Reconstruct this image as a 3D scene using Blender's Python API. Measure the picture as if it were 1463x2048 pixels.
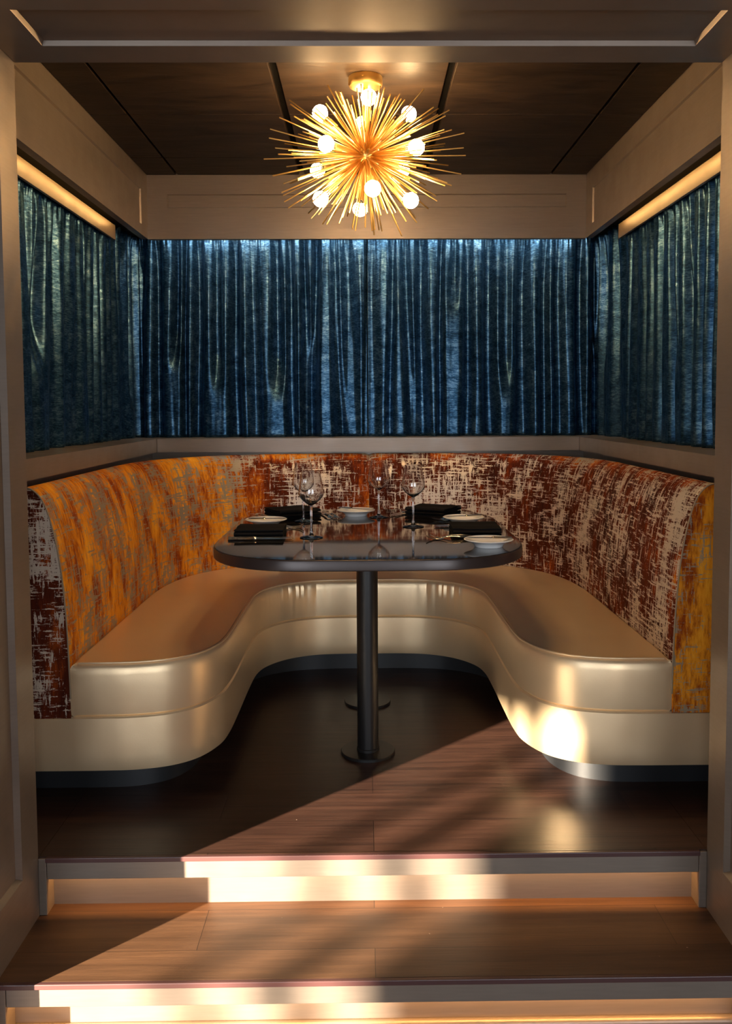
import bpy, bmesh, math, random
from mathutils import Vector, Matrix, noise as mnoise
from math import sin, cos, pi, radians, sqrt, atan2, exp

S = bpy.context.scene
COL = S.collection
for o in list(bpy.data.objects):
    bpy.data.objects.remove(o)

# ------------------------------------------------------------------ camera
FPX, PITCH, YAW, ROLL, PX, PY = 1750.0, .0635, .0122, -.0049, 751.23, 924.18
CAM = Vector((-.0182, 0, 1.21))
F_ = Vector((sin(YAW)*cos(PITCH), cos(YAW)*cos(PITCH), -sin(PITCH)))
R0 = Vector((cos(YAW), -sin(YAW), 0)); U0 = R0.cross(F_)
RR = R0*cos(ROLL) + U0*sin(ROLL); UU = U0*cos(ROLL) - R0*sin(ROLL)
cd = bpy.data.cameras.new('camera')
cam = bpy.data.objects.new('camera', cd); COL.objects.link(cam)
M = Matrix((RR, UU, -F_)).transposed().to_4x4(); M.translation = CAM
cam.matrix_world = M
cd.sensor_fit = 'VERTICAL'; cd.sensor_height = 24; cd.sensor_width = 24*1463/2048
cd.lens = FPX*24/2048
cd.shift_x = -(PX-731.5)/2048; cd.shift_y = (PY-1024)/2048
cd.clip_start = .02; cd.clip_end = 200
S.camera = cam

# ------------------------------------------------------------------ world, sun, daylight, exposure
S.view_settings.view_transform = 'Standard'; S.view_settings.look = 'None'
S.view_settings.gamma = 1; S.view_settings.use_curve_mapping = False
S.view_settings.exposure = 0.0
w = bpy.data.worlds.new('world'); S.world = w; w.use_nodes = True
w.node_tree.nodes['Background'].inputs[0].default_value = (.30, .27, .25, 1)
w.node_tree.nodes['Background'].inputs[1].default_value = .13

SUN_E = radians(11); SUN_A = math.atan(1.04)
sd = Vector((sin(SUN_A)*cos(SUN_E), cos(SUN_A)*cos(SUN_E), -sin(SUN_E)))
sl = bpy.data.lights.new('sun', 'SUN'); sl.energy = 58; sl.angle = radians(.8); sl.color = (1, .84, .64)
so = bpy.data.objects.new('sun', sl); COL.objects.link(so)
so.rotation_euler = sd.to_track_quat('-Z', 'Y').to_euler(); so.location = (-9, -7, 4)

def area(name, loc, target, sx, sy, power, col, spread=180):
    l = bpy.data.lights.new(name, 'AREA'); l.shape = 'RECTANGLE'; l.size = sx; l.size_y = sy
    l.energy = power; l.color = col; l.spread = radians(spread)
    o = bpy.data.objects.new(name, l); COL.objects.link(o); o.location = loc
    o.rotation_euler = (Vector(target)-Vector(loc)).to_track_quat('-Z', 'Y').to_euler()
    return o
# daylight coming in through the two front windows of the room
area('window_daylight', (-1.9, -3.62, 1.2), (-1.9, 0, 1.2), 2.2, 2.0, 112, (.84, .91, 1))
area('window_daylight', (1.9, -3.62, 1.2), (1.9, 0, 1.2), 2.2, 2.0, 112, (.84, .91, 1))

# ------------------------------------------------------------------ helpers
def tag(o, label=None, cat=None, group=None, kind=None):
    if label: o['label'] = label
    if cat: o['category'] = cat
    if group: o['group'] = group
    if kind: o['kind'] = kind
    return o
def empty(name, loc=(0, 0, 0), rz=0, label=None, cat=None, group=None):
    o = bpy.data.objects.new(name, None); COL.objects.link(o); o.location = loc
    o.rotation_euler = (0, 0, rz); o.empty_display_size = .05
    return tag(o, label, cat, group)
def link(name, bm, mat, parent=None, smooth=None, recalc=True):
    if recalc: bmesh.ops.recalc_face_normals(bm, faces=bm.faces)
    me = bpy.data.meshes.new(name); bm.to_mesh(me); bm.free()
    if mat: me.materials.append(mat)
    if smooth is not None:
        me.polygons.foreach_set('use_smooth', [True]*len(me.polygons))
        if smooth < 179: me.set_sharp_from_angle(angle=radians(smooth))
    o = bpy.data.objects.new(name, me); COL.objects.link(o)
    if parent: o.parent = parent
    return o
def box(bm, x0, x1, y0, y1, z0, z1, bev=0):
    r = bmesh.ops.create_cube(bm, size=1)
    vs = r['verts']
    for v in vs:
        v.co = Vector(((x0+x1)/2+v.co.x*(x1-x0), (y0+y1)/2+v.co.y*(y1-y0), (z0+z1)/2+v.co.z*(z1-z0)))
    if bev:
        es = list({e for v in vs for e in v.link_edges})
        bmesh.ops.bevel(bm, geom=es, offset=bev, segments=2, affect='EDGES', profile=.5)
def bx(*a, **k):
    bm = bmesh.new(); box(bm, *a, **k); return bm
def struct(name, bm, mat, smooth=None):
    return tag(link(name, bm, mat, None, smooth), kind='structure')
def poly(bm, pts):
    return bm.faces.new([bm.verts.new(p) for p in pts])
def tube(bm, a, b, r0, r1=None, n=8, cap=True):
    a = Vector(a); b = Vector(b); r1 = r0 if r1 is None else r1
    d = (b-a).normalized(); t = d.orthogonal().normalized(); u = d.cross(t)
    A = [bm.verts.new(a+(t*cos(2*pi*i/n)+u*sin(2*pi*i/n))*r0) for i in range(n)]
    B = [bm.verts.new(b+(t*cos(2*pi*i/n)+u*sin(2*pi*i/n))*r1) for i in range(n)]
    for i in range(n): bm.faces.new((A[i], A[(i+1) % n], B[(i+1) % n], B[i]))
    if cap: bm.faces.new(A[::-1]); bm.faces.new(B)
def pathtube(bm, pts, r, n=8, closed=False):
    pts = [Vector(p) for p in pts]; N = len(pts); rings = []
    up = Vector((0, 0, 1))
    for i, p in enumerate(pts):
        if closed: d = pts[(i+1) % N]-pts[i-1]
        else: d = pts[min(i+1, N-1)]-pts[max(i-1, 0)]
        d.normalize(); s = d.cross(up)
        if s.length < 1e-3: s = d.orthogonal()
        s.normalize(); t = s.cross(d)
        rings.append([bm.verts.new(p+(s*cos(2*pi*k/n)+t*sin(2*pi*k/n))*r) for k in range(n)])
    for i in range(N if closed else N-1):
        a, b = rings[i], rings[(i+1) % N]
        for k in range(n): bm.faces.new((a[k], a[(k+1) % n], b[(k+1) % n], b[k]))
    if not closed: bm.faces.new(rings[0][::-1]); bm.faces.new(rings[-1])
def lathe(bm, prof, n=48, cx=0, cy=0, cap0=False, cap1=False):
    rings = []
    for r, z in prof:
        if r < 1e-6: rings.append([bm.verts.new((cx, cy, z))])
        else: rings.append([bm.verts.new((cx+r*cos(2*pi*i/n), cy+r*sin(2*pi*i/n), z)) for i in range(n)])
    for a, b in zip(rings, rings[1:]):
        for i in range(n):
            j = (i+1) % n
            if len(a) == 1: bm.faces.new((a[0], b[i], b[j]))
            elif len(b) == 1: bm.faces.new((a[i], a[j], b[0]))
            else: bm.faces.new((a[i], a[j], b[j], b[i]))
    if cap0: bm.faces.new(rings[0][::-1])
    if cap1: bm.faces.new(rings[-1])
def catmull(P, n=8):
    out = []; P = [P[0]]+list(P)+[P[-1]]
    for i in range(1, len(P)-2):
        p0, p1, p2, p3 = [Vector(q) for q in P[i-1:i+3]]
        for k in range(n):
            t = k/n
            out.append(.5*((2*p1)+(p2-p0)*t+(2*p0-5*p1+4*p2-p3)*t*t+(3*p1-p0-3*p2+p3)*t**3))
    out.append(Vector(P[-1])); return out
def resample(P, step):
    P = [Vector(p) for p in P]; L = [0]
    for a, b in zip(P, P[1:]): L.append(L[-1]+(b-a).length)
    n = max(2, round(L[-1]/step)); out = []; j = 0
    for i in range(n+1):
        s = L[-1]*i/n
        while j < len(P)-2 and L[j+1] < s: j += 1
        t = (s-L[j])/max(1e-9, L[j+1]-L[j]); out.append(P[j].lerp(P[j+1], min(1, max(0, t))))
    return out
def normals2(P, closed=True):
    N = len(P); out = []
    for i in range(N):
        a = P[i-1] if closed or i else P[i]; b = P[(i+1) % N] if closed or i < N-1 else P[i]
        d = (b-a); d = Vector((d.x, d.y)); d.normalize(); out.append(Vector((d.y, -d.x)))
    return out
def prism(bm, P, prof, disp=None, captop=True, capbot=True, strip=False):
    """P: closed outline, counter-clockwise; prof: (inset, z) from the bottom up."""
    Nn = normals2(P); rings = []
    for k, (ins, z) in enumerate(prof):
        ring = []
        for i, p in enumerate(P):
            d = disp(i, k, p) if disp else 0
            q = Vector((p.x, p.y))-Nn[i]*(ins-d)
            ring.append(bm.verts.new((q.x, q.y, z)))
        rings.append(ring)
    n = len(P)
    for a, b in zip(rings, rings[1:]):
        for i in range(n): bm.faces.new((a[i], a[(i+1) % n], b[(i+1) % n], b[i]))
    if strip:
        for ring in (rings[0], rings[-1]):
            ring = [bm.verts.new(v.co) for v in ring]
            for i in range(n//2-1): bm.faces.new((ring[i], ring[i+1], ring[n-2-i], ring[n-1-i]))
        return rings
    if capbot: bm.faces.new(rings[0][::-1])
    if captop: bm.faces.new(rings[-1])
    return rings
def lerp(a, b, t): return a+(b-a)*t
def sstep(a, b, x):
    t = min(1, max(0, (x-a)/(b-a))); return t*t*(3-2*t)

# ------------------------------------------------------------------ materials
class NT:
    def __init__(s, name):
        s.m = bpy.data.materials.new(name); s.m.use_nodes = True
        s.t = s.m.node_tree; s.N = s.t.nodes; s.L = s.t.links; s.b = s.N['Principled BSDF']
    def n(s, ty, **kw):
        x = s.N.new(ty)
        for k, v in kw.items(): setattr(x, k, v)
        return x
    def set(s, **kw):
        for k, v in kw.items():
            i = s.b.inputs[k.replace('_', ' ')]
            if hasattr(v, 'node'): s.L.new(v, i)
            else: i.default_value = (*v, 1) if isinstance(v, tuple) and len(v) == 3 else v
        return s
    def coord(s, scale, kind='Object', rot=(0, 0, 0)):
        c = s.n('ShaderNodeTexCoord'); m = s.n('ShaderNodeMapping')
        m.inputs['Scale'].default_value = scale; m.inputs['Rotation'].default_value = rot
        s.L.new(c.outputs[kind], m.inputs[0]); return m.outputs[0]
    def noise(s, vec, scale=1, detail=3, rough=.5, dist=0):
        x = s.n('ShaderNodeTexNoise'); x.inputs['Scale'].default_value = scale
        x.inputs['Detail'].default_value = detail; x.inputs['Roughness'].default_value = rough
        x.inputs['Distortion'].default_value = dist
        s.L.new(vec, x.inputs['Vector']); return x.outputs['Fac']
    def math(s, op, a, b=None, clamp=False):
        x = s.n('ShaderNodeMath', operation=op, use_clamp=clamp)
        for i, v in enumerate((a, b)):
            if v is None: continue
            if hasattr(v, 'node'): s.L.new(v, x.inputs[i])
            else: x.inputs[i].default_value = v
        return x.outputs[0]
    def ramp(s, fac, stops, interp='LINEAR'):
        x = s.n('ShaderNodeValToRGB'); e = x.color_ramp.elements; x.color_ramp.interpolation = interp
        while len(e) < len(stops): e.new(.5)
        for el, (p, c) in zip(e, stops):
            el.position = p; el.color = (*c, 1) if len(c) == 3 else c
        s.L.new(fac, x.inputs[0]); return x.outputs[0]
    def mix(s, f, a, b):
        x = s.n('ShaderNodeMix', data_type='RGBA')
        for i, v in ((0, f), (6, a), (7, b)):
            if hasattr(v, 'node'): s.L.new(v, x.inputs[i])
            else: x.inputs[i].default_value = (*v, 1) if isinstance(v, tuple) else v
        return x.outputs[2]
    def maprange(s, v, a, b, c, d):
        x = s.n('ShaderNodeMapRange'); s.L.new(v, x.inputs[0])
        for i, q in enumerate((a, b, c, d)): x.inputs[i+1].default_value = q
        return x.outputs[0]
    def bump(s, h, strength=.2, dist=.002):
        x = s.n('ShaderNodeBump'); x.inputs['Strength'].default_value = strength
        x.inputs['Distance'].default_value = dist; s.L.new(h, x.inputs['Height'])
        s.L.new(x.outputs[0], s.b.inputs['Normal']); return s

def simple(name, col, rough=.5, metal=0, **kw):
    return NT(name).set(Base_Color=col, Roughness=rough, Metallic=metal, **kw).m

def m_trim():
    t = NT('champagne_lacquer'); v = t.coord((3, 3, 40)); a = t.noise(v, 4, 4)
    v2 = t.coord((6, 6, 6)); b = t.noise(v2, 2, 3)
    c = t.mix(a, (.215, .170, .136), (.265, .213, .171))
    t.set(Base_Color=c, Metallic=.42, Roughness=t.maprange(b, .3, .7, .32, .42))
    t.bump(a, .05, .001); return t.m
def m_leather():
    t = NT('champagne_leather'); v = t.coord((1, 1, 1)); a = t.noise(v, 420, 3, .6); b = t.noise(v, 9, 4)
    c = t.mix(b, (.86, .62, .36), (.94, .72, .45))
    t.set(Base_Color=c, Metallic=.62, Roughness=t.maprange(b, .3, .7, .33, .42))
    h = t.math('ADD', t.math('MULTIPLY', a, .25), b)
    t.bump(h, .22, .004); return t.m
def m_wood(name, dark, light, rough):
    t = NT(name); v = t.coord((1, 1, 1))
    br = t.n('ShaderNodeTexBrick'); t.L.new(v, br.inputs['Vector'])
    br.offset = .37; br.inputs['Scale'].default_value = 1; br.inputs['Brick Width'].default_value = 1.22
    br.inputs['Row Height'].default_value = .178; br.inputs['Mortar Size'].default_value = .0012
    br.inputs['Mortar Smooth'].default_value = .3
    br.inputs['Color1'].default_value = (0, 0, 0, 1); br.inputs['Color2'].default_value = (1, 1, 1, 1); br.inputs['Mortar'].default_value = (.5, .5, .5, 1)
    g = t.noise(t.coord((2.2, 38, 10)), 1, 8, .65, .5); g2 = t.noise(t.coord((9, 260, 50)), 1, 4, .6)
    f = t.math('ADD', t.math('MULTIPLY', g, .75), t.math('MULTIPLY', br.outputs['Color'], .16))
    f = t.math('ADD', f, t.math('MULTIPLY', g2, .22))
    c = t.ramp(f, [(.33, dark), (.62, lerp3(dark, light, .55)), (.8, light)])
    c = t.mix(t.math('MULTIPLY', br.outputs['Fac'], .8), c, tuple(x*.3 for x in dark))
    sp = t.noise(t.coord((55, 75, 10)), 1, 2, .5)
    c = t.mix(t.math('MULTIPLY', t.math('SUBTRACT', sp, .795), 30, True), c, (.45, .36, .30))      # crumbs and scuffs
    t.set(Base_Color=c, Roughness=t.maprange(g2, .2, .8, rough-.05, rough+.09))
    h = t.math('SUBTRACT', t.math('ADD', g2, t.math('MULTIPLY', g, .5)), t.math('MULTIPLY', br.outputs['Fac'], 1.5))
    t.bump(h, .22, .0015); return t.m
def lerp3(a, b, t): return tuple(x+(y-x)*t for x, y in zip(a, b))
def m_fabric():
    t = NT('distressed_velvet_jacquard'); 
    def uv(sx, sy): return t.coord((sx, sy, 1), 'UV')
    at = t.n('ShaderNodeAttribute', attribute_name='sheen_tone'); sheen_tone = at.outputs['Fac']  # velvet sheen, which shifts with light and view, put into the colour
    a = t.noise(uv(88, 10), 1, 5, .72, .15); b = t.noise(uv(12, 110), 1, 5, .72, .15)
    low = t.noise(uv(5, 3), 1, 3, .5); fine = t.noise(uv(210, 210), 1, 2, .5)
    bl = t.noise(uv(22, 20), 1, 4, .6)
    m = t.math('MAXIMUM', a, b)
    m = t.math('ADD', m, t.math('MULTIPLY', t.math('SUBTRACT', low, .5), .42))
    m = t.math('ADD', m, t.math('MULTIPLY', t.math('SUBTRACT', bl, .5), .30))
    m = t.math('ADD', m, t.math('MULTIPLY', t.math('SUBTRACT', fine, .5), .13))
    thr = t.maprange(sheen_tone, 0, 1, .548, .552)
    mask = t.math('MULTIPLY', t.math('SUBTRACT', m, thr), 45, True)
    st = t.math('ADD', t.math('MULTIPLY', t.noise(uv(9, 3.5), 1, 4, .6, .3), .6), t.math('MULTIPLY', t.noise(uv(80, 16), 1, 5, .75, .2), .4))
    vf = t.math('ADD', st, t.maprange(sheen_tone, 0, 1, -.16, .075))
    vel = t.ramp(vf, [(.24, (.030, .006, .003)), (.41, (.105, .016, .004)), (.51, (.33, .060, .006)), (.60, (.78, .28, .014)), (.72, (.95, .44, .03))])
    sat = t.mix(sheen_tone, (.70, .59, .47), (.34, .28, .20))
    c = t.mix(mask, vel, sat)
    t.set(Base_Color=c, Roughness=t.maprange(mask, 0, 1, .85, .42), Metallic=t.maprange(mask, 0, 1, 0, .35),
          Specular_IOR_Level=t.maprange(mask, 0, 1, .12, .6))
    w_ = t.math('ADD', t.math('MULTIPLY', mask, -.6), t.math('MULTIPLY', fine, .5))
    t.bump(w_, .35, .0015); return t.m
def m_curtain():
    t = NT('blue_crushed_velvet')
    a = t.noise(t.coord((55, 55, 210)), 1, 3, .7); b = t.noise(t.coord((14, 14, 30)), 1, 4, .6)
    h = t.noise(t.coord((120, 120, 520)), 1, 2, .6)
    f = t.math('ADD', t.math('MULTIPLY', a, .6), t.math('MULTIPLY', b, .4))
    c = t.ramp(f, [(.38, (.003, .012, .030)), (.50, (.016, .055, .110)), (.62, (.092, .172, .245))])
    t.set(Base_Color=c, Roughness=t.maprange(f, .35, .65, .40, .27), Metallic=.75, Specular_IOR_Level=.6,
          Sheen_Weight=.05, Sheen_Roughness=.3, Sheen_Tint=(.30, .55, .85), Specular_Tint=(.42, .70, 1.0))
    t.bump(t.math('ADD', h, a), .14, .0015); return t.m
def m_tile():
    t = NT('ceiling_tile_black_stain'); a = t.noise(t.coord((3, 14, 1)), 1, 6, .6, 1.2)
    t.set(Base_Color=t.ramp(a, [(.3, (.010, .006, .004)), (.7, (.034, .021, .012))]), Roughness=.52, Specular_IOR_Level=.22)
    t.bump(a, .35, .006); return t.m
def emis(name, col, st):
    return NT(name).set(Base_Color=(1, 1, 1), Emission_Color=col, Emission_Strength=st, Roughness=.4).m

TRIM = m_trim(); LEATHER = m_leather(); FABRIC = m_fabric(); CURTAIN = m_curtain(); TILE = m_tile()
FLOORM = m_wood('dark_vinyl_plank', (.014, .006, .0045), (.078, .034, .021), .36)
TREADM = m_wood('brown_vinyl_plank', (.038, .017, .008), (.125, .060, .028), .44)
NOSE = simple('plum_nosing', (.075, .032, .030), .38)
BRASS = simple('brushed_brass', (.80, .52, .17), .28, 1.0)
BRASS_D = simple('satin_brass', (.78, .51, .17), .36, 1.0)
BLACKM = NT('black_powder_coat').set(Base_Color=(.012, .011, .011), Roughness=.38, Metallic=.2).m
PLINTH = simple('black_plinth_laminate', (.014, .015, .017), .42)
TABLETOP = NT('black_gloss_top').set(Base_Color=(.010, .008, .007), Roughness=.06, Specular_IOR_Level=.6, Coat_Weight=.4, Coat_Roughness=.03).m
TABLEEDGE = simple('dark_brown_edge', (.045, .030, .026), .30, .3)
GLASS = NT('clear_glass').set(Base_Color=(1, 1, 1), Roughness=0.0, IOR=1.5, Transmission_Weight=1.0).m
CHINA = simple('white_china', (.93, .91, .88), .12, 0, Coat_Weight=.5)
STEEL = simple('polished_steel', (.86, .82, .78), .26, 1.0)
NAPKIN = NT('black_linen'); NAPKIN.set(Base_Color=(.004, .0035, .0038), Roughness=.9, Specular_IOR_Level=.2)
NAPKIN.bump(NAPKIN.noise(NAPKIN.coord((900, 900, 900)), 1, 2), .2, .001); NAPKIN = NAPKIN.m
DARKTRIM = simple('dark_track', (.02, .017, .015), .5)
WALLP = simple('room_wall_paint', (.22, .18, .15), .6)
BULB = emis('lit_bulb', (1, .64, .30), 155)
THREAD = simple('seam_thread', (.30, .22, .14), .6)

# ------------------------------------------------------------------ structure
WO, YO, YF, HC_, HB = .906, 2.30, 4.45, 2.363, 2.05
FX = 1.097
def panel_wall(name, x, side):
    """portal wing: thick wall with a recessed shaker panel on its inner face"""
    bm = bmesh.new()
    y0, y1, z0, z1 = 1.92, 2.30, -.322, 2.75
    py0, py1, pz0, pz1 = 1.995, 2.192, -.005, 1.98
    xo = x+side*.55; d = side*.014; b = .010
    def q(*pts): poly(bm, pts)
    q((x, y0, z0), (x, py0, z0), (x, py0, z1), (x, y0, z1)); q((x, py1, z0), (x, y1, z0), (x, y1, z1), (x, py1, z1))
    q((x, py0, z0), (x, py1, z0), (x, py1, pz0), (x, py0, pz0)); q((x, py0, pz1), (x, py1, pz1), (x, py1, z1), (x, py0, z1))
    A = [(py0, pz0), (py1, pz0), (py1, pz1), (py0, pz1)]; B = [(py0+b, pz0+b), (py1-b, pz0+b), (py1-b, pz1-b), (py0+b, pz1-b)]
    for i in range(4):
        j = (i+1) % 4
        q((x, *A[i]), (x, *A[j]), (x+d, *B[j]), (x+d, *B[i]))
    q(*[(x+d, *p) for p in B])
    q((x, y0, z0), (x, y0, z1), (xo, y0, z1), (xo, y0, z0)); q((x, y1, z0), (x, y1, z1), (xo, y1, z1), (xo, y1, z0))
    q((xo, y0, z0), (xo, y1, z0), (xo, y1, z1), (xo, y0, z1)); q((x, y0, z1), (x, y1, z1), (xo, y1, z1), (xo, y0, z1))
    q((x, y0, z0), (x, y1, z0), (xo, y1, z0), (xo, y0, z0))
    bmesh.ops.remove_doubles(bm, verts=bm.verts, dist=1e-5)
    return struct(name, bm, TRIM)
panel_wall('wall_portal_left', -WO, -1)
panel_wall('wall_portal_right', WO, 1)
# header with its recessed soffit panel
bm = bmesh.new(); z = 2.0886; zt = 2.75
def q(*pts): poly(bm, pts)
x0, x1, y0, y1 = -WO+.001, WO-.001, 1.92, 2.30; a0, a1, b0, b1 = -.797, .797, 2.003, 2.197; d = .011; b = .005
q((x0, y0, z), (a0, y0, z), (a0, y1, z), (x0, y1, z)); q((a1, y0, z), (x1, y0, z), (x1, y1, z), (a1, y1, z))
q((a0, y0, z), (a1, y0, z), (a1, b0, z), (a0, b0, z)); q((a0, b1, z), (a1, b1, z), (a1, y1, z), (a0, y1, z))
A = [(a0, b0), (a1, b0), (a1, b1), (a0, b1)]; B = [(a0+b, b0+b), (a1-b, b0+b), (a1-b, b1-b), (a0+b, b1-b)]
for i in range(4):
    j = (i+1) % 4; q((*A[i], z), (*A[j], z), (*B[j], z+d), (*B[i], z+d))
q(*[(*p, z+d) for p in B])
q((x0, y0, z), (x1, y0, z), (x1, y0, zt), (x0, y0, zt)); q((x0, y1, z), (x1, y1, z), (x1, y1, zt), (x0, y1, zt))
q((x0, y0, z), (x0, y1, z), (x0, y1, zt), (x0, y0, zt)); q((x1, y0, z), (x1, y1, z), (x1, y1, zt), (x1, y0, zt)); q((x0, y0, zt), (x1, y0, zt), (x1, y1, zt), (x0, y1, zt))
bmesh.ops.remove_doubles(bm, verts=bm.verts, dist=1e-5)
struct('wall_header', bm, TRIM)

# alcove floor, step tread, lower floor
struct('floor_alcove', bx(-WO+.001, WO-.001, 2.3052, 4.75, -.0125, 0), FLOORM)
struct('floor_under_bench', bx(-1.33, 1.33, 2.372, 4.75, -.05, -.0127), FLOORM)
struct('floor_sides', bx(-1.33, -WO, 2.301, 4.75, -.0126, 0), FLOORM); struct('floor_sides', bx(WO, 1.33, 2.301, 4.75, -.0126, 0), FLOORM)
bm = bmesh.new(); box(bm, -WO+.02, WO-.02, 2.293, 2.305, -.0135, 0, .002)
struct('trim_1', bm, NOSE)                                   # plum nosing of the alcove floor
bm = bmesh.new(); box(bm, -WO+.022, WO-.022, 2.30, 2.316, -.062, -.0135, .0015); struct('trim_2', bm, TRIM)
struct('trim_3', bx(-WO+.018, WO-.018, 2.352, 2.37, -.165, -.013), TRIM)    # recessed riser
for s, nm in ((-1, 'trim_4'), (1, 'trim_5')):                 # upright boards that close the riser at each side
    xa, xb = sorted((s*WO, s*(WO-.021)))
    struct(nm, bx(xa, xb, 2.298, 2.36, -.161, -.004, bev=.0015), TRIM)
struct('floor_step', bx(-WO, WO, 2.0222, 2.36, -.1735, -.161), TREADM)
struct('trim_6', bx(-WO, WO, 2.010, 2.022, -.1745, -.161, bev=.002), NOSE)
struct('trim_7', bx(-WO+.022, WO-.022, 2.018, 2.034, -.222, -.1745, bev=.0015), TRIM)
struct('trim_8', bx(-WO, WO, 2.070, 2.09, -.322, -.174), TRIM)
for s, nm in ((-1, 'trim_9'), (1, 'trim_10')):
    xa, xb = sorted((s*WO, s*(WO-.021)))
    struct(nm, bx(xa, xb, 2.016, 2.072, -.322, -.165, bev=.0015), TRIM)
bm = bmesh.new(); pathtube(bm, [(-WO+.02, 2.062, -.309), (WO-.02, 2.062, -.309)], .013, 12); struct('trim_11', bm, TRIM, 40)
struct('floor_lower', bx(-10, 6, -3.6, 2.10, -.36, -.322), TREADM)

# alcove walls behind the curtains and the lower walls under the sill
struct('wall_left', bx(-1.37, -1.33, 2.30, 4.79, -.05, 2.45), WALLP)
struct('wall_right', bx(1.33, 1.37, 2.30, 4.79, -.05, 2.45), WALLP)
struct('wall_back', bx(-1.33, 1.33, 4.75, 4.79, -.05, 2.45), WALLP)
struct('wall_lower_left', bx(-1.13, -1.105, 2.30, 4.51, 0, .985), TRIM)
struct('wall_lower_right', bx(1.105, 1.13, 2.30, 4.51, 0, .985), TRIM)
struct('wall_lower_back', bx(-1.105, 1.105, 4.485, 4.51, 0, .985), TRIM)
# sill: mitred ledge with a deep front edge
def sill(name, P):
    bm = bmesh.new(); A = [bm.verts.new((x, y, .983)) for x, y in P]; B = [bm.verts.new((x, y, 1.052)) for x, y in P]
    n = len(P); bm.faces.new(A[::-1]); bm.faces.new(B)
    for i in range(n): bm.faces.new((A[i], A[(i+1) % n], B[(i+1) % n], B[i]))
    bmesh.ops.bevel(bm, geom=[e for e in bm.edges], offset=.0012, segments=2, affect='EDGES')
    return struct(name, bm, TRIM)
sill('trim_12', [(-1.068, 2.305), (-1.068, 4.42), (-1.325, 4.675), (-1.325, 2.305)])
sill('trim_13', [(1.068, 2.305), (1.325, 2.305), (1.325, 4.675), (1.068, 4.42)])
sill('trim_14', [(-1.066, 4.42), (1.066, 4.42), (1.32, 4.675), (1.32, 4.745), (-1.32, 4.745), (-1.32, 4.675)])

# upper fascia boards (shaker panels) round the raised ceiling
def fascia(name, L, xf, z0=HB, z1=HC_+.06, lines=(), panel=None, th=.033):
    """board in local u (along) and z; xf maps (u, depth, z); depth>0 goes behind the face"""
    bm = bmesh.new()
    def qq(*p): poly(bm, [xf(*a) for a in p])
    u0, u1 = 0, L; pu0, pu1, pz0, pz1 = panel; d = .008; b = .004
    us = [u0, pu0, pu1, u1]
    qq((u0, 0, z0), (pu0, 0, z0), (pu0, 0, z1), (u0, 0, z1)); qq((pu1, 0, z0), (u1, 0, z0), (u1, 0, z1), (pu1, 0, z1))
    qq((pu0, 0, pz1), (pu1, 0, pz1), (pu1, 0, z1), (pu0, 0, z1))
    qq((pu0, 0, z0), (pu1, 0, z0), (pu1, 0, pz0), (pu0, 0, pz0))
    A = [(pu0, pz0), (pu1, pz0), (pu1, pz1), (pu0, pz1)]; B = [(pu0+b, pz0+b), (pu1-b, pz0+b), (pu1-b, pz1-b), (pu0+b, pz1-b)]
    for i in range(4):
        j = (i+1) % 4
        qq((A[i][0], 0, A[i][1]), (A[j][0], 0, A[j][1]), (B[j][0], d, B[j][1]), (B[i][0], d, B[i][1]))
    qq(*[(p[0], d, p[1]) for p in B])
    qq((u0, 0, z0), (u1, 0, z0), (u1, th, z0), (u0, th, z0)); qq((u0, 0, z1), (u1, 0, z1), (u1, th, z1), (u0, th, z1))
    qq((u0, th, z0), (u1, th, z0), (u1, th, z1), (u0, th, z1)); qq((u0, 0, z0), (u0, th, z0), (u0, th, z1), (u0, 0, z1)); qq((u1, 0, z0), (u1, th, z0), (u1, th, z1), (u1, 0, z1))
    bmesh.ops.remove_doubles(bm, verts=bm.verts, dist=1e-5)
    for lz, la, lb in lines:                                    # raised hairline of a board joint
        p = [xf(la, -.0012, lz), xf(lb, .002, lz+.0025)]
        xs = sorted((p[0][0], p[1][0])); ys = sorted((p[0][1], p[1][1])); box(bm, xs[0], xs[1], ys[0], ys[1], lz, lz+.0022)
    return struct(name, bm, TRIM)
fascia('trim_15', 2*FX, lambda u, d, z: (-FX+u, YF+d, z), panel=(.10, 2.095, 2.204, 2.270), lines=((2.100, 0, 2*FX), ))
fascia('trim_16', YF-2.31, lambda u, d, z: (-FX-d, 2.31+u, z), panel=(.05, 2.02, 2.10, 2.272))
fascia('trim_17', YF-2.31, lambda u, d, z: (FX+d, 2.31+u, z), panel=(.05, 2.02, 2.10, 2.272))
for nm, a in (('trim_18', (-1.33, -1.132, 2.31, 4.75, 2.105, 2.12)), ('trim_19', (1.132, 1.33, 2.31, 4.75, 2.105, 2.12)), ('trim_20', (-1.13, 1.13, 4.486, 4.75, 2.105, 2.12))):
    struct(nm, bx(*a), DARKTRIM)                               # boards closing the cove above the curtains

# ceiling of square dark tiles between black reveals
struct('ceiling', bx(-1.15, 1.15, 2.28, 4.50, 2.385, 2.42), simple('black_reveal', (.004, .0035, .003), .8, 0, Specular_IOR_Level=.1))
xs = [-1.095, -.945, -.325, .285, .915, 1.095]; ys = [2.32, 2.94, 3.542, 4.14, 4.445]
bm = bmesh.new()
for i in range(5):
    for j in range(4):
        w2 = .013 if 1 <= i+0 <= 4 else .013
        box(bm, xs[i]+(0, .006, .014, .014, .006)[i], xs[i+1]-(.006, .014, .014, .006, 0)[i], ys[j]+.0025, ys[j+1]-.0025, HC_, 2.387, .002)
t = struct('ceiling_tiles', bm, TILE)

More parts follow.
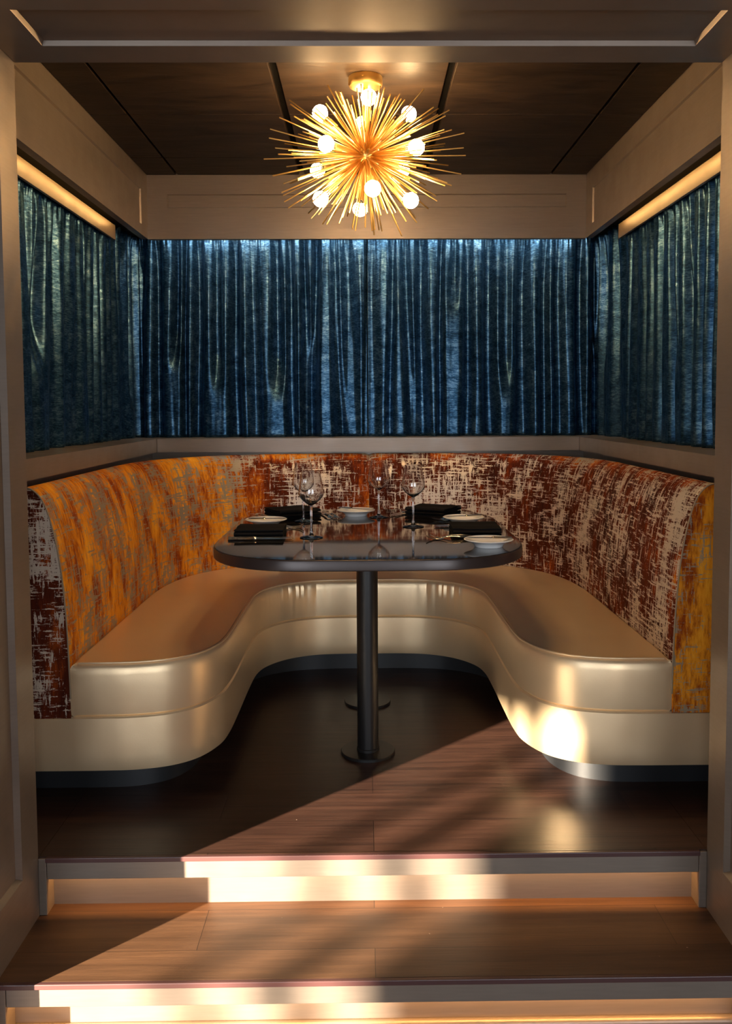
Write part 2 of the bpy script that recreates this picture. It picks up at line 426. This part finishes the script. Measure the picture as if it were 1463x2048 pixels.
# ------------------------------------------------------------------ room in front: unseen window wall, added to shape the low sunbeam
bm = bmesh.new(); zt = 5.5
for a in ((-10, -8.2, -.36, zt), (-8.2, -5.74, 1.98, zt), (-8.2, -5.74, -.36, .25), (-5.74, -3.1, -.36, zt), (-3.1, 3.1, 2.2, zt), (-3.1, 3.1, -.36, .15), (3.1, 6, -.36, zt)):
    box(bm, a[0], a[1], -3.60, -3.45, a[2], a[3])
struct('wall_sun_gobo', bm, WALLP)
def window(name, x0, x1, z0, z1, mull):
    r = bmesh.new()
    for a in ((x0, x0+.05, z0, z1), (x1-.0, x1+.0, z0, z1)):
        if a[1] > a[0]: box(r, a[0], a[1], -3.56, -3.50, a[2], a[3])
    box(r, x0, x1, -3.56, -3.50, z0, z0+.05); box(r, x0, x1, -3.56, -3.50, z1-.01, z1)
    for m, wd in mull: box(r, m-wd/2, m+wd/2, -3.56, -3.50, z0, z1)
    f = struct(name, r, DARKTRIM); return f
window('window_sun_gobo', -8.2, -5.74, .25, 1.98, ((-6.005, .05), (-6.255, .016), (-7.3, .05)))  # added opening sets the beam; mullions stand in for dappled shade
window('window_2', -3.1, 3.1, .15, 2.2, ((0, .5), (-1.6, .05), (1.6, .05)))

# ------------------------------------------------------------------ lights built into the room
def step_light(y, z, label):
    t = empty('step_light', (0, y, z), 0, label, 'step light')
    link('led_tape', bx(-.86, .86, -.003, .003, 0, .002), emis('led_warm', (1, .52, .16), 6), t)
    a = area('step_led', (0, y+.004, z-.004), (0, y+.012, z-.2), 1.74, .012, STEP_W, (1, .50, .15)); 
    return t
STEP_W = 3.6
step_light(2.321, -.022, 'warm led strip under the nosing of the alcove floor, the upper step')
step_light(2.040, -.206, 'warm led strip under the nosing of the lower step')
def cove(side):
    nm = 'left' if side < 0 else 'right'
    t = empty('light_valance', (side*1.19, 2.32, 2.0), 0, 'glowing golden light valance board above the %s side curtain' % nm, 'light valance')
    xa, xb = sorted((0, side*.012))
    link('board', bx(xa, xb, 0, 1.885, 0, .068, bev=.001), TRIM, t)
    xa, xb = sorted((side*.0125, side*.13))
    link('curtain_track', bx(xa, xb, 0, 1.885, .026, .034), DARKTRIM, t)
    xa, xb = sorted((side*-.056, side*-.059))
    link('led_tape', bx(xa, xb, 0, 1.885, .064, .074), emis('led_gold', (1, .62, .22), 5), t)
    area('cove_led', (side*1.1345, 3.26, 2.072), (side*1.19, 3.26, 2.052), 1.88, .01, COVE_W, (1, .52, .15)).rotation_euler
    return t
COVE_W = 1.7
cove(-1); cove(1)
bt = empty('curtain_light', (0, 4.488, 2.08), 0, 'led strip hidden behind the back fascia, washing the top of the blue curtains', 'led strip')
link('led_tape', bx(-1.05, 1.05, 0, .003, 0, .01), emis('led_neutral', (1, .86, .66), 5), bt)
area('curtain_led', (0, 4.495, 2.085), (0, 4.56, 2.0), 2.1, .012, 6.5, (1, .90, .78))

# ------------------------------------------------------------------ curtains
def curtain(name, P, ztop, label, seed, amp=.060, pitch=.090, drift=.024, zbot=1.0525):
    rnd = random.Random(seed)
    P = resample(P, .0035); Nn = normals2(P, False); L = (len(P)-1)*.0035
    NR = 64; ridges = []
    s = rnd.uniform(0, .02)
    while s < L+.03:
        wd = rnd.uniform(.55, 1.25)*pitch
        ridges.append(dict(s=s, w=wd*rnd.uniform(.26, .42), a=amp*rnd.uniform(.55, 1.15), dr=rnd.gauss(0, drift), wob=rnd.uniform(0, 6), end=(rnd.uniform(.15, .7) if rnd.random() < .13 else 2), st=-1, br=rnd.uniform(.9, 1.9) if rnd.random() < .4 else 1))
        s += wd
    bm = bmesh.new(); rows = []
    for r in range(NR+1):
        k = r/NR                                                # 0 at the top, 1 at the hem
        row = []
        for i, p in enumerate(P):
            sc = i*.0035; d = 0
            for g in ridges:
                c = g['s']+g['dr']*k+.004*sin(g['wob']+5*k)
                u = (sc-c)/(g['w']*lerp(.85, g['br'], k))
                if abs(u) > 2.6: continue
                am = g['a']*lerp(.8, 1.05, sstep(0, .25, k))
                if g['end'] < 1: am *= 1-sstep(g['end'], g['end']+.25, k)
                if g['st'] > 0: am *= sstep(g['st']-.15, g['st']+.15, k)
                d += am*exp(-abs(u)**2.8)
            pin = exp(-k/.035)                                  # gathered header
            d = d*(1-.35*pin)+pin*.006*sin(sc*2*pi/.021+3*sin(sc*31))+.0035*mnoise.noise(Vector((sc*18, k*3, seed)))
            d += .0012*mnoise.noise(Vector((sc*60, k*5, seed+9)))+.004*mnoise.noise(Vector((sc*26, k*.5, seed+5)))
            q = Vector((p.x, p.y))-Nn[i]*(d-amp*.5)
            zt = ztop(p) if callable(ztop) else ztop
            z = lerp(zt+.004*sin(sc*2*pi/.05)*(1-k), zbot, k)
            row.append(bm.verts.new((q.x, q.y, z)))
        rows.append(row)
    for a, b in zip(rows, rows[1:]):
        for i in range(len(P)-1): bm.faces.new((a[i], a[i+1], b[i+1], b[i]))
    o = link(name, bm, CURTAIN, None, 180, recalc=False)
    md = o.modifiers.new('thickness', 'SOLIDIFY'); md.thickness = .0015; md.offset = 0
    return tag(o, label, 'curtain', 'blue velvet curtains round the booth')
zt_side = lambda p: lerp(2.022, 2.09, sstep(4.19, 4.24, p.y))
curtain('curtain', [(-1.235, 2.36, 0), (-1.235, 4.30, 0), (-1.228, 4.57, 0), (-1.205, 4.655, 0), (-1.16, 4.675, 0)], zt_side, 'blue velvet side curtain hanging on the left above the ledge', 3, .038, .098)
curtain('curtain', [(-1.185, 4.625, 0), (-.03, 4.627, 0), (-.001, 4.634, 0)], 2.098, 'left half of the blue velvet curtains on the back wall', 11)
curtain('curtain', [(.001, 4.618, 0), (.04, 4.625, 0), (1.185, 4.625, 0)], 2.098, 'right half of the blue velvet curtains on the back wall', 23)
curtain('curtain', [(1.16, 4.675, 0), (1.205, 4.655, 0), (1.228, 4.57, 0), (1.235, 4.30, 0), (1.235, 2.36, 0)], zt_side, 'blue velvet side curtain hanging on the right above the ledge', 37, .038, .098)

# ------------------------------------------------------------------ banquette
half = [(0, 3.862), (.13, 3.862), (.25, 3.845), (.36, 3.785), (.435, 3.69), (.468, 3.58), (.476, 3.40), (.478, 3.10), (.482, 2.93), (.497, 2.82), (.545, 2.715), (.62, 2.652), (.72, 2.622), (.82, 2.616), (.915, 2.615)]
right_in = catmull([(x, y, 0) for x, y in half], 8)
def outer_half(a=.918, b=.88, yc=3.45, n=3.0, y0=2.615, k=40):
    P = [Vector((a, y0, 0)), Vector((a, 3.0, 0))]
    for i in range(k+1):
        th = pi/2*i/k; P.append(Vector((a*cos(th)**(2/n) if cos(th) > 1e-9 else 0, yc+b*sin(th)**(2/n), 0)))
    return P
def closed_from(inner, outer_pts):
    # inner: centre -> right front; build the whole loop counter-clockwise
    r = resample(inner, .012); l = [Vector((-p.x, p.y, 0)) for p in r[::-1]]
    inn = l[:-1]+r                                              # left front -> centre -> right front
    n = len(inn); tot = sum((b-a).length for a, b in zip(outer_pts, outer_pts[1:]))
    o = resample(outer_pts, tot/((n-1)//2))                     # as many points as the inner line: caps are strips
    out = o+[Vector((-p.x, p.y, 0)) for p in o[::-1]][1:]
    assert len(out) == n
    return inn, inn+out
booth = empty('banquette', (0, 3.5, 0), 0, 'horseshoe booth bench with gold leather seat and orange and maroon velvet back around the table', 'banquette')
def sub(name, bm, mat, smooth=35):
    o = link(name, bm, mat, booth, smooth); o.matrix_parent_inverse = Matrix.Translation((0, -3.5, 0)); return o
OUT = outer_half()
# seat cushion
inn, loop = closed_from(right_in, [Vector((.918, 2.66, 0))]+OUT[1:]); NI = len(inn)
prof = [(.008, .272), (.001, .279), (-.002, .31), (-.003, .36), (-.002, .40), (.0, .420), (.006, .431), (.016, .437)]
def cdisp(i, k, p):
    if i >= NI or p.y < 3.5: return 0
    s = (i-NI/2)*.012; u = abs(s)
    wgt = exp(-((u-.33)/.13)**2); zz = prof[k][1]; v = sstep(.27, .42, zz)*(1-.3*sstep(.425, .437, zz))
    return wgt*v*.0045*(sin(u*2*pi/.036+2*sin(u*40))+.6*sin(u*2*pi/.023+1))
bm = bmesh.new(); rings = prism(bm, loop, prof, cdisp, strip=True)
sub('seat_cushion', bm, LEATHER)
bm = bmesh.new(); pts = [v for v in loop[:NI]]; nn = normals2(loop)
pathtube(bm, [Vector((p.x-nn[i].x*.006, p.y-nn[i].y*.006, .437)) for i, p in enumerate(pts) if 1 < i < NI-2], .0035, 8)
sub('piping', bm, LEATHER, 60)
# upholstered base, wider: runs out under the backrest to the walls
body_in = right_in+[Vector((1.095, 2.615, 0))]
bi, bl = closed_from(body_in, [Vector((1.097, 2.66, 0)), Vector((1.095, 4.2, 0)), Vector((1.0, 4.44, 0)), Vector((0, 4.47, 0))])
bm = bmesh.new(); prism(bm, bl, [(.014, .100), (.004, .103), (.001, .115), (-.001, .15), (-.001, .19), (0, .245), (.001, .266), (.006, .272)], strip=True)
sub('upholstered_base', bm, LEATHER)
# plinth
ph = [(0, 3.985), (.2, 3.982), (.35, 3.955), (.48, 3.875), (.56, 3.74), (.588, 3.55), (.59, 3.2), (.592, 2.98), (.61, 2.87), (.66, 2.79), (.74, 2.748), (.84, 2.735), (1.09, 2.735)]
_, pl = closed_from(catmull([(x, y, 0) for x, y in ph], 8), [Vector((1.092, 2.78, 0)), Vector((1.09, 4.2, 0)), Vector((1.0, 4.44, 0)), Vector((0, 4.46, 0))])
bm = bmesh.new(); prism(bm, pl, [(0, 0.0), (0, .101)], strip=True)
sub('plinth', bm, PLINTH)
# backrest: two upholstered halves meeting at a seam
def backrest(side):
    P = resample(OUT, .015)
    P = [Vector((side*p.x, p.y, 0)) for p in P]                 # front -> centre back
    prof = [(.0, .268), (-.002, .33), (.0, .43), (.004, .56), (.014, .70), (.028, .80), (.042, .865), (.056, .912), (.073, .945), (.094, .966), (.115, .973), (.135, .966), (.148, .945), (.15, .90), (.15, .268)]
    pc = catmull([(a, z, 0) for a, z in prof], 4)
    Nn = normals2(P, False)
    if side > 0: Nn = [n for n in Nn]
    bm = bmesh.new(); uvl = bm.loops.layers.uv.new('UVMap'); tl = bm.verts.layers.float.new('sheen_tone')
    acc = [0]
    for a, b in zip(pc, pc[1:]): acc.append(acc[-1]+(b-a).length)
    rows = []; U = []; s = 0; Ls = (P[-1]-P[0]).length
    for i, p in enumerate(P):
        if i: s += (P[i]-P[i-1]).length
        U.append(s)
    tot = U[-1]
    for i, p in enumerate(P):
        n = Nn[i]; n = Vector((n.x, n.y))
        if n.dot(Vector((p.x, p.y-3.3))) < 0: n = -n
        edge = min(U[i], tot-U[i]); pinch = .010*exp(-(edge/.008)**1.0)
        row = []
        for j, (a, z, _) in enumerate(pc):
            f = 1 if acc[j] < acc[-1]*.75 else 0
            mid = sstep(.25, .45, z)*(1-sstep(.9, .96, z))
            off = min(a, .118 if abs(p.x) > 1e9 else a)+pinch*f*sstep(.3, .5, z)-.006*mid*sin(pi*min(1, max(0, (z-.3)/.6)))
            q = Vector((p.x, p.y))+n*off
            yy = min(q.y, 4.482); xx = max(-1.103, min(1.103, q.x))
            v = bm.verts.new((xx, yy, z-pinch*(1 if z > .94 else 0)*f))
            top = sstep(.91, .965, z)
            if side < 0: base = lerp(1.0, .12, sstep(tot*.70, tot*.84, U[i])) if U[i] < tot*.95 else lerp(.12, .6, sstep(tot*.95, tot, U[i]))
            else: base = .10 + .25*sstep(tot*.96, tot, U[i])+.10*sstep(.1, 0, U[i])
            v[tl] = max(base, top*(.85 if side < 0 else .55)); row.append(v)  # painted sheen: amber on the left run and upturned roll, maroon elsewhere
        rows.append(row)
    for i in range(len(rows)-1):
        for j in range(len(pc)-1):
            f = bm.faces.new((rows[i][j], rows[i+1][j], rows[i+1][j+1], rows[i][j+1]))
            for lp, (a, b) in zip(f.loops, ((i, j), (i+1, j), (i+1, j+1), (i, j+1))):
                lp[uvl].uv = (U[a]*side+(0 if side < 0 else 7), acc[b])
    bm.faces.new([r for r in rows[-1]]); bm.faces.new([rows[0][j] for j in range(len(pc))])
    bmesh.ops.recalc_face_normals(bm, faces=bm.faces)
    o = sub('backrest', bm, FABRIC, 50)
    # end panel facing the room, a separate piece of cloth
    bm = bmesh.new(); uvl = bm.loops.layers.uv.new('UVMap'); tl = bm.verts.layers.float.new('sheen_tone')
    x0 = .918
    ring = [(side*min(1.103, x0+a-.002), z) for a, z, _ in pc]
    A = [bm.verts.new((x, 2.616, z)) for x, z in ring]
    cx = sum(x for x, z in ring)/len(ring); cz = .6
    B = [bm.verts.new((x+(cx-x)*.035, 2.609, z+(cz-z)*.012)) for x, z in ring]
    n = len(A)
    for i in range(n): bm.faces.new((A[i], A[(i+1) % n], B[(i+1) % n], B[i]))
    bm.faces.new(B); 
    for v in bm.verts: v[tl] = 0.0 if side < 0 else 1.0  # whole end tinted by the sheen its pile catches
    for f in bm.faces:
        for lp in f.loops: lp[uvl].uv = (lp.vert.co.x+(11 if side < 0 else 3.3), lp.vert.co.z)
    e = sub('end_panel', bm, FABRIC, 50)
    e['label'] = 'maroon and cream cloth end of the left backrest' if side < 0 else 'amber and grey cloth end of the right backrest'
    # welt along the front edge of the end panel
    bm = bmesh.new(); pathtube(bm, [(x, 2.611, z) for x, z in ring[4:44]], .0028, 6)
    sub('welt', bm, THREAD, 60)
backrest(-1); backrest(1)

# ------------------------------------------------------------------ table
table = empty('dining_table', (-.010, 3.26, 0), 0, 'black gloss table with rounded corners on two black columns inside the booth', 'table')
def rrect(w, l, rx, ry, n=14, p=2.4):
    pts = []
    for cx, cy, a0 in ((w/2-rx, l/2-ry, 0), (-w/2+rx, l/2-ry, 90), (-w/2+rx, -l/2+ry, 180), (w/2-rx, -l/2+ry, 270)):
        for i in range(n+1):
            a = radians(a0+90*i/n); c, s = cos(a), sin(a)
            pts.append(Vector((cx+rx*math.copysign(abs(c)**(2/p), c), cy+ry*math.copysign(abs(s)**(2/p), s), 0)))
    return pts
TP = rrect(1.045, 1.30, .36, .40)
def tsub(name, bm, mat, sm=35, par=None): return link(name, bm, mat, par or table, sm)
TPc = [p for p in TP]
bm = bmesh.new(); prism(bm, TPc, [(.004, .7135), (0, .7165), (0, .744), (.0015, .7475), (.004, .7488)], captop=True); tsub('table_edge', bm, TABLEEDGE)
bm = bmesh.new(); prism(bm, [p*((1)) for p in TPc], [(.0045, .7482), (.0045, .7496), (.0055, .75)]); tsub('table_top', bm, TABLETOP, None)
for y in (-.26, .26):
    bm = bmesh.new(); lathe(bm, [(.094, 0), (.094, .008), (.0925, .010), (.041, .0102)], 64, -.004, y, cap0=True, cap1=True); b_ = tsub('base_plate', bm, BLACKM)
    bm = bmesh.new(); lathe(bm, [(.0368, .010), (.0368, .7135)], 48, -.004, y); tsub('column', bm, BLACKM)
    bm = bmesh.new(); lathe(bm, [(.0368, .0102), (.0395, .0102), (.0395, .019), (.0372, .021), (.0368, .021)], 48, -.004, y); tsub('collar', bm, BLACKM)
    bm = bmesh.new(); box(bm, -.16, .152, y-.16, y+.16, .708, .7134, .002); tsub('mounting_plate', bm, BLACKM)

# ------------------------------------------------------------------ tableware
ZT = .7503
def copy_tree(o, parent=None):
    c = o.copy(); COL.objects.link(c)
    if parent: c.parent = parent
    for ch in list(o.children): copy_tree(ch, c)
    return c
def place(proto, first, name, x, y, rz, label, group, z=ZT, tilt=(0, 0)):
    o = proto if first else copy_tree(proto)
    o.location = (x, y, z); o.rotation_euler = (tilt[0], tilt[1], rz); tag(o, label, None, group); return o
# wine glass
def make_glass():
    t = empty('wine_glass', cat='wine glass')
    bm = bmesh.new()
    lathe(bm, [(0, .0006), (.036, .0006), (.041, .0014), (.0412, .0022), (.036, .0034), (.020, .0058), (.0085, .0095), (.0055, .016), (0, .0165)], 56); link('foot', bm, GLASS, t, 50)
    bm = bmesh.new()
    lathe(bm, [(0, .0166), (.0054, .0166), (.0042, .03), (.0036, .06), (.0036, .09), (.0046, .108), (.0062, .1135), (0, .114)], 32); link('stem', bm, GLASS, t, 50)
    bm = bmesh.new()
    out = [(0, .1141), (.0075, .1148), (.016, .120), (.031, .1325), (.0415, .145), (.0445, .153), (.0443, .160), (.042, .176), (.0385, .198), (.0345, .222), (.0322, .2365)]
    inn_ = [(.0315, .2367), (.0338, .222), (.0377, .198), (.0412, .176), (.0435, .160), (.0436, .154), (.0405, .1465), (.0303, .1338), (.0155, .1215), (.006, .1175), (0, .117)]
    lathe(bm, out+inn_, 72); link('bowl', bm, GLASS, t, 50)
    return t
gp = make_glass(); G = 'wine glasses on the table'
for k, (x, y, lb) in enumerate(((-.209, 3.062, 'empty wine glass standing nearest the front, left of centre'), (-.267, 3.505, 'empty wine glass by the black napkin at the back left, behind the front glass'),
        (.037, 3.618, 'empty wine glass at the back middle, just right of the backrest seam'), (.164, 3.323, 'empty wine glass standing alone right of centre'))):
    place(gp, k == 0, 'wine_glass', x, y, .3*k, lb, G)
# bread plate
def make_plate():
    t = empty('bread_plate', cat='plate')
    bm = bmesh.new()
    lathe(bm, [(0, .002), (.040, .002), (.042, 0), (.0455, 0), (.047, .003), (.049, .008), (.058, .0145), (.072, .0195), (.0795, .0225), (.0812, .0240), (.0800, .0252), (.072, .0232), (.058, .0190), (.050, .0150), (.046, .0125), (0, .0120)], 72)
    link('dish', bm, CHINA, t, 60)
    for r, z, w_ in ((.0785, .02515, .0007), (.0515, .0163, .0006)):
        bm = bmesh.new(); pathtube(bm, [(r*cos(a*pi/36), r*sin(a*pi/36), z) for a in range(72)], w_, 6, closed=True)
        link('rim_band', bm, CHINA, t, 60)
    return t
pp = make_plate()
PL = (( -.405, 3.392, 'white bread plate with a knife on it at the left edge of the table'), (-.058, 3.680, 'white bread plate with a knife at the back middle of the table'),
      (.368, 3.420, 'white bread plate with a knife at the back right of the table'), (.385, 2.842, 'white bread plate with a knife nearest the front, at the right edge'))
for k, (x, y, lb) in enumerate(PL): place(pp, k == 0, 'bread_plate', x, y, 0, lb, 'bread plates on the table')
# cutlery: ribbons with a rounded section
def ribbon(bm, st, n=8):
    """st: (x, z, halfwidth, halfthick, ycentre)"""
    rings = []
    for x, z, hw, ht, yc in st:
        rings.append([bm.verts.new((x, yc+hw*cos(2*pi*i/n), z+ht*sin(2*pi*i/n))) for i in range(n)])
    for a, b in zip(rings, rings[1:]):
        for i in range(n): bm.faces.new((a[i], a[(i+1) % n], b[(i+1) % n], b[i]))
    bm.faces.new(rings[0][::-1]); bm.faces.new(rings[-1])
def make_fork():
    t = empty('table_fork', cat='fork'); k = .001
    bm = bmesh.new(); ribbon(bm, [(0, .004, .003, .001, 0), (.004, .004, .0095, .0022, 0), (.02, .0045, .0092, .0026, 0), (.06, .006, .0062, .0026, 0), (.085, .009, .0050, .0028, 0), (.088, .0095, .0062, .0036, 0), (.092, .0098, .0045, .0026, 0), (.125, .0112, .0028, .0020, 0), (.137, .0095, .0032, .0017, 0)])
    link('handle', bm, STEEL, t, 50)
    bm = bmesh.new(); ribbon(bm, [(.137, .0095, .0032, .0017, 0), (.145, .0072, .0085, .0013, 0), (.153, .0046, .0115, .0012, 0), (.160, .0032, .0122, .0011, 0), (.166, .0026, .0120, .0010, 0)])
    for y in (-.0102, -.0034, .0034, .0102):
        ribbon(bm, [(.164, .0027, .0018, .0010, y), (.175, .0027, .0017, .0010, y), (.188, .0045, .0015, .0010, y), (.200, .0092, .0012, .0009, y), (.2075, .0135, .0006, .0006, y)], 6)
    link('tines', bm, STEEL, t, 50); return t
def make_knife(L=.225, nm='table_knife'):
    t = empty(nm, cat='knife'); s = L/.225
    bm = bmesh.new(); ribbon(bm, [(0, .0045, .003, .0015, 0), (.003*s, .0045, .0085, .0036, 0), (.02*s, .0045, .0082, .0040, 0), (.085*s, .0045, .0058, .0036, 0), (.088*s, .0045, .0075, .0044, 0), (.095*s, .0045, .0072, .0042, 0), (.099*s, .0045, .0055, .0022, 0)])
    link('handle', bm, STEEL, t, 50)
    bm = bmesh.new(); ribbon(bm, [(.098*s, .0045, .0058, .0016, 0), (.11*s, .0045, .0092, .0013, .001), (.18*s, .0045, .0098, .0011, .001), (.205*s, .0045, .0085, .0010, .002), (.220*s, .0045, .0045, .0008, .005), (L, .0045, .0012, .0006, .008)])
    link('blade', bm, STEEL, t, 50); return t
fp, kp, bp = make_fork(), make_knife(), make_knife(.150, 'butter_knife')
FK = ((-.462, 3.318, .05, 'silver fork beside the front left napkin, outer of its pair'), (-.460, 3.290, -.02, 'silver fork beside the front left napkin, nearer the napkin'),
      (-.213, 3.745, -1.25, 'dark reflecting fork right of the back left napkin, nearer the napkin'), (-.188, 3.750, -1.25, 'dark reflecting fork right of the back left napkin, nearer the plate'),
      (.405, 3.625, pi+.75, 'silver fork right of the back right napkin, nearer the back'), (.422, 3.600, pi+.75, 'silver fork right of the back right napkin, nearer the front plate'),
      (.412, 3.040, pi+.08, 'silver fork between the front right napkin and plate, the one nearer the napkin'), (.398, 2.992, pi-.02, 'silver fork between the front right napkin and plate, the one nearer the plate'))
for k, (x, y, rz, lb) in enumerate(FK): place(fp, k == 0, 'table_fork', x, y, rz, lb, 'forks on the table')
KN = ((-.500, 3.040, .0, 'silver knife in front of the left napkin, nearer the napkin'), (-.494, 3.008, .02, 'silver knife in front of the left napkin, nearest the table edge'),
      (-.480, 3.680, -1.07, 'knife left of the back left napkin, left of its pair'), (-.460, 3.705, -1.07, 'knife left of the back left napkin, nearer the napkin'),
      (.208, 3.824, pi+1.07, 'dark knife left of the back right napkin, nearer the napkin'), (.186, 3.834, pi+1.07, 'dark knife left of the back right napkin, nearer the glass'),
      (.465, 3.310, pi+.03, 'knife behind the front right napkin, nearer the napkin'), (.470, 3.335, pi+.02, 'knife behind the front right napkin, farther from it'))
for k, (x, y, rz, lb) in enumerate(KN): place(kp, k == 0, 'table_knife', x, y, rz, lb, 'table knives on the table')
BK = ((-.472, 3.375, .05, 'butter knife lying across the plate at the left edge'), (-.130, 3.735, -.55, 'butter knife lying across the plate at the back middle'),
      (.440, 3.445, pi+.25, 'butter knife lying across the plate at the back right'), (.462, 2.845, pi-.06, 'butter knife lying across the front right plate'))
for k, (x, y, rz, lb) in enumerate(BK): place(bp, k == 0, 'butter_knife', x, y, rz, lb, 'butter knives on the plates', z=ZT+.0235)
# napkins: a folded cloth, each fold showing at the ends
def napkin(x, y, rz, w_, l_, n, label, seed, lean=0):
    rnd = random.Random(seed); th = .0042; gap = .0068; path = []
    for k in range(n):
        z = .0025+k*gap; a, b = (-l_/2+rnd.uniform(0, .004), l_/2-rnd.uniform(0, .004)); A = [a+(b-a)*i/9 for i in range(10)]
        if k % 2: A = A[::-1]
        for i, yy in enumerate(A): path.append((yy+k*lean, z+.0012*sin(i*1.1+seed+k)*(k > 0)))
        if k < n-1:
            e = A[-1]; sg = 1 if e > 0 else -1
            path.append((e+sg*.0045+k*lean, z+gap*.5))
    bm = bmesh.new(); NX = 12; rows = []
    N = len(path)
    for i, (yy, z) in enumerate(path):
        a = path[max(0, i-1)]; b = path[min(N-1, i+1)]; d = Vector((b[0]-a[0], b[1]-a[1])); d.normalize(); nrm = Vector((-d.y, d.x))*th/2
        for sg in (1, -1):
            pass
        rows.append((yy, z, nrm))
    R = []
    for i in range(NX+1):
        xx = -w_/2+w_*i/NX; ring = []
        sag = -.0015*sin(pi*i/NX)
        for sgn, seq in ((1, rows), (-1, rows[::-1])):
            for yy, z, nrm in seq:
                zz = z+sgn*nrm.y; lift = .0018*mnoise.noise(Vector((xx*22, yy*22, seed)))*(zz > .01)
                ring.append(bm.verts.new((xx+rows_off(yy, zz, rnd), yy+sgn*nrm.x, max(.0003, zz+lift+.06*max(0, zz-.008)*abs(xx)/w_))))
        R.append(ring)
    m_ = len(R[0])
    for a, b in zip(R, R[1:]):
        for k in range(m_): bm.faces.new((a[k], a[(k+1) % m_], b[(k+1) % m_], b[k]))
    bm.faces.new(R[0][::-1]); bm.faces.new(R[-1])
    o = link('napkin', bm, NAPKIN, None, 50); o.location = (x, y, ZT); o.rotation_euler = (0, 0, rz)
    return tag(o, label, 'napkin', 'black napkins on the table')
def rows_off(y, z, rnd): return 0.0
napkin(-.398, 3.160, .02, .172, .19, 4, 'folded black napkin at the front left of the table', 1)
napkin(-.325, 3.680, .50, .180, .18, 5, 'folded black napkin at the back left of the table', 2, .002)
napkin(.270, 3.715, -.50, .180, .18, 5, 'folded black napkin at the back right of the table', 3, .002)
napkin(.380, 3.175, -.02, .172, .19, 4, 'folded black napkin at the front right of the table', 4)

# ------------------------------------------------------------------ chandelier
CC = Vector((-.010, 3.15, 2.092))
ch = empty('chandelier', CC, 0, 'gold starburst chandelier with round glowing bulbs hanging from the alcove ceiling', 'chandelier')
def csub(name, bm, mat, sm=40, par=None): return link(name, bm, mat, par or ch, sm)
bm = bmesh.new(); zt = HC_-CC.z
lathe(bm, [(0, zt), (.0585, zt), (.060, zt-.002), (.060, zt-.026), (.056, zt-.033), (.045, zt-.036), (.008, zt-.037), (0, zt-.037)], 56, 0, .0); cn = csub('canopy', bm, BRASS_D)
for a in (-100, 80):
    bm = bmesh.new(); tube(bm, (.060*cos(radians(a)), .060*sin(radians(a)), zt-.012), (.064*cos(radians(a)), .064*sin(radians(a)), zt-.012), .004, n=12)
    csub('screw', bm, BRASS_D, 40, cn)
bm = bmesh.new(); tube(bm, (0, 0, zt-.036), (0, 0, .03), .0085, n=16); csub('stem', bm, BRASS_D)
bm = bmesh.new(); bmesh.ops.create_uvsphere(bm, u_segments=24, v_segments=16, radius=.032); csub('hub', bm, BRASS_D)
random.seed(5)
bulbs = [(737, 195, -.07), (640, 226, -.01), (817, 228, .06), (652, 288, -.165), (832, 295, -.125), (635, 341, .14), (804, 340, .17), (745, 377, -.185), (641, 398, -.04), (821, 401, -.03), (720, 418, .12), (724, 248, .17)]
def unproj(u, v, Y):
    d = F_+RR*((u-PX)/FPX)-UU*((v-PY)/FPX); return CAM+d*((Y-CAM.y)/d.y)
bdirs = []
for k, (u, v, dy) in enumerate(bulbs):
    p = unproj(u, v, CC.y+dy)-CC; d = p.normalized(); bdirs.append(d)
    bm = bmesh.new(); tube(bm, d*.02, d*(p.length-.052), .0062, n=12); tube(bm, d*(p.length-.075), d*(p.length-.040), .0115, n=16)
    arm = csub('lamp_arm', bm, BRASS_D)
    bm = bmesh.new(); tube(bm, d*(p.length-.041), d*(p.length-.026), .0098, .0115, n=16); csub('bulb_cap', bm, STEEL, 40, arm)
    bm = bmesh.new(); bmesh.ops.create_uvsphere(bm, u_segments=24, v_segments=16, radius=.0275)
    R_ = d.to_track_quat('Z', 'Y').to_matrix()
    for vv in bm.verts:
        c = vv.co.copy()
        if c.z < 0: c.x *= 1-.35*(-c.z/.0275)**2; c.y *= 1-.35*(-c.z/.0275)**2; c.z *= 1.1
        vv.co = R_ @ c + p
    csub('bulb', bm, BULB, 180, arm)
rods = []; NR_ = 250; ga = pi*(3-sqrt(5))
for i in range(NR_):
    z = 1-2*(i+.5)/NR_; r = sqrt(1-z*z); a = ga*i
    d = Vector((r*cos(a), r*sin(a), z)); d = (d+Vector((random.gauss(0, .07), random.gauss(0, .07), random.gauss(0, .07)))).normalized()
    if any(d.angle(b) < .13 for b in bdirs): continue
    el = 1/sqrt((d.x**2+d.y**2)/.345**2+d.z**2/.262**2)
    L = el*random.choice((1.0, .97, .9, .86, .8, .72, .66))*random.uniform(.96, 1.04)
    if d.z > .55: L = min(L, .235)
    rods.append((d, L))
for u, v in ((655, 170), (847, 178), (898, 220), (578, 200), (803, 472), (540, 258), (527, 318), (931, 311), (928, 266), (622, 437), (874, 402), (576, 416), (922, 348), (730, 455), (545, 352)):
    p = unproj(u, v, CC.y-.02)-CC; rods.append((p.normalized(), p.length))
rods.sort(key=lambda t: (t[0].y < .1, t[1]), reverse=True)
rest = bmesh.new()
for k, (d, L) in enumerate(rods):
    if k < 100:
        bm = bmesh.new(); tube(bm, d*.028, d*L, .0024, n=8); csub('rod', bm, BRASS)
    else: tube(rest, d*.028, d*L, .0024, n=7)
o = csub('rod', rest, BRASS); o['kind'] = 'stuff'
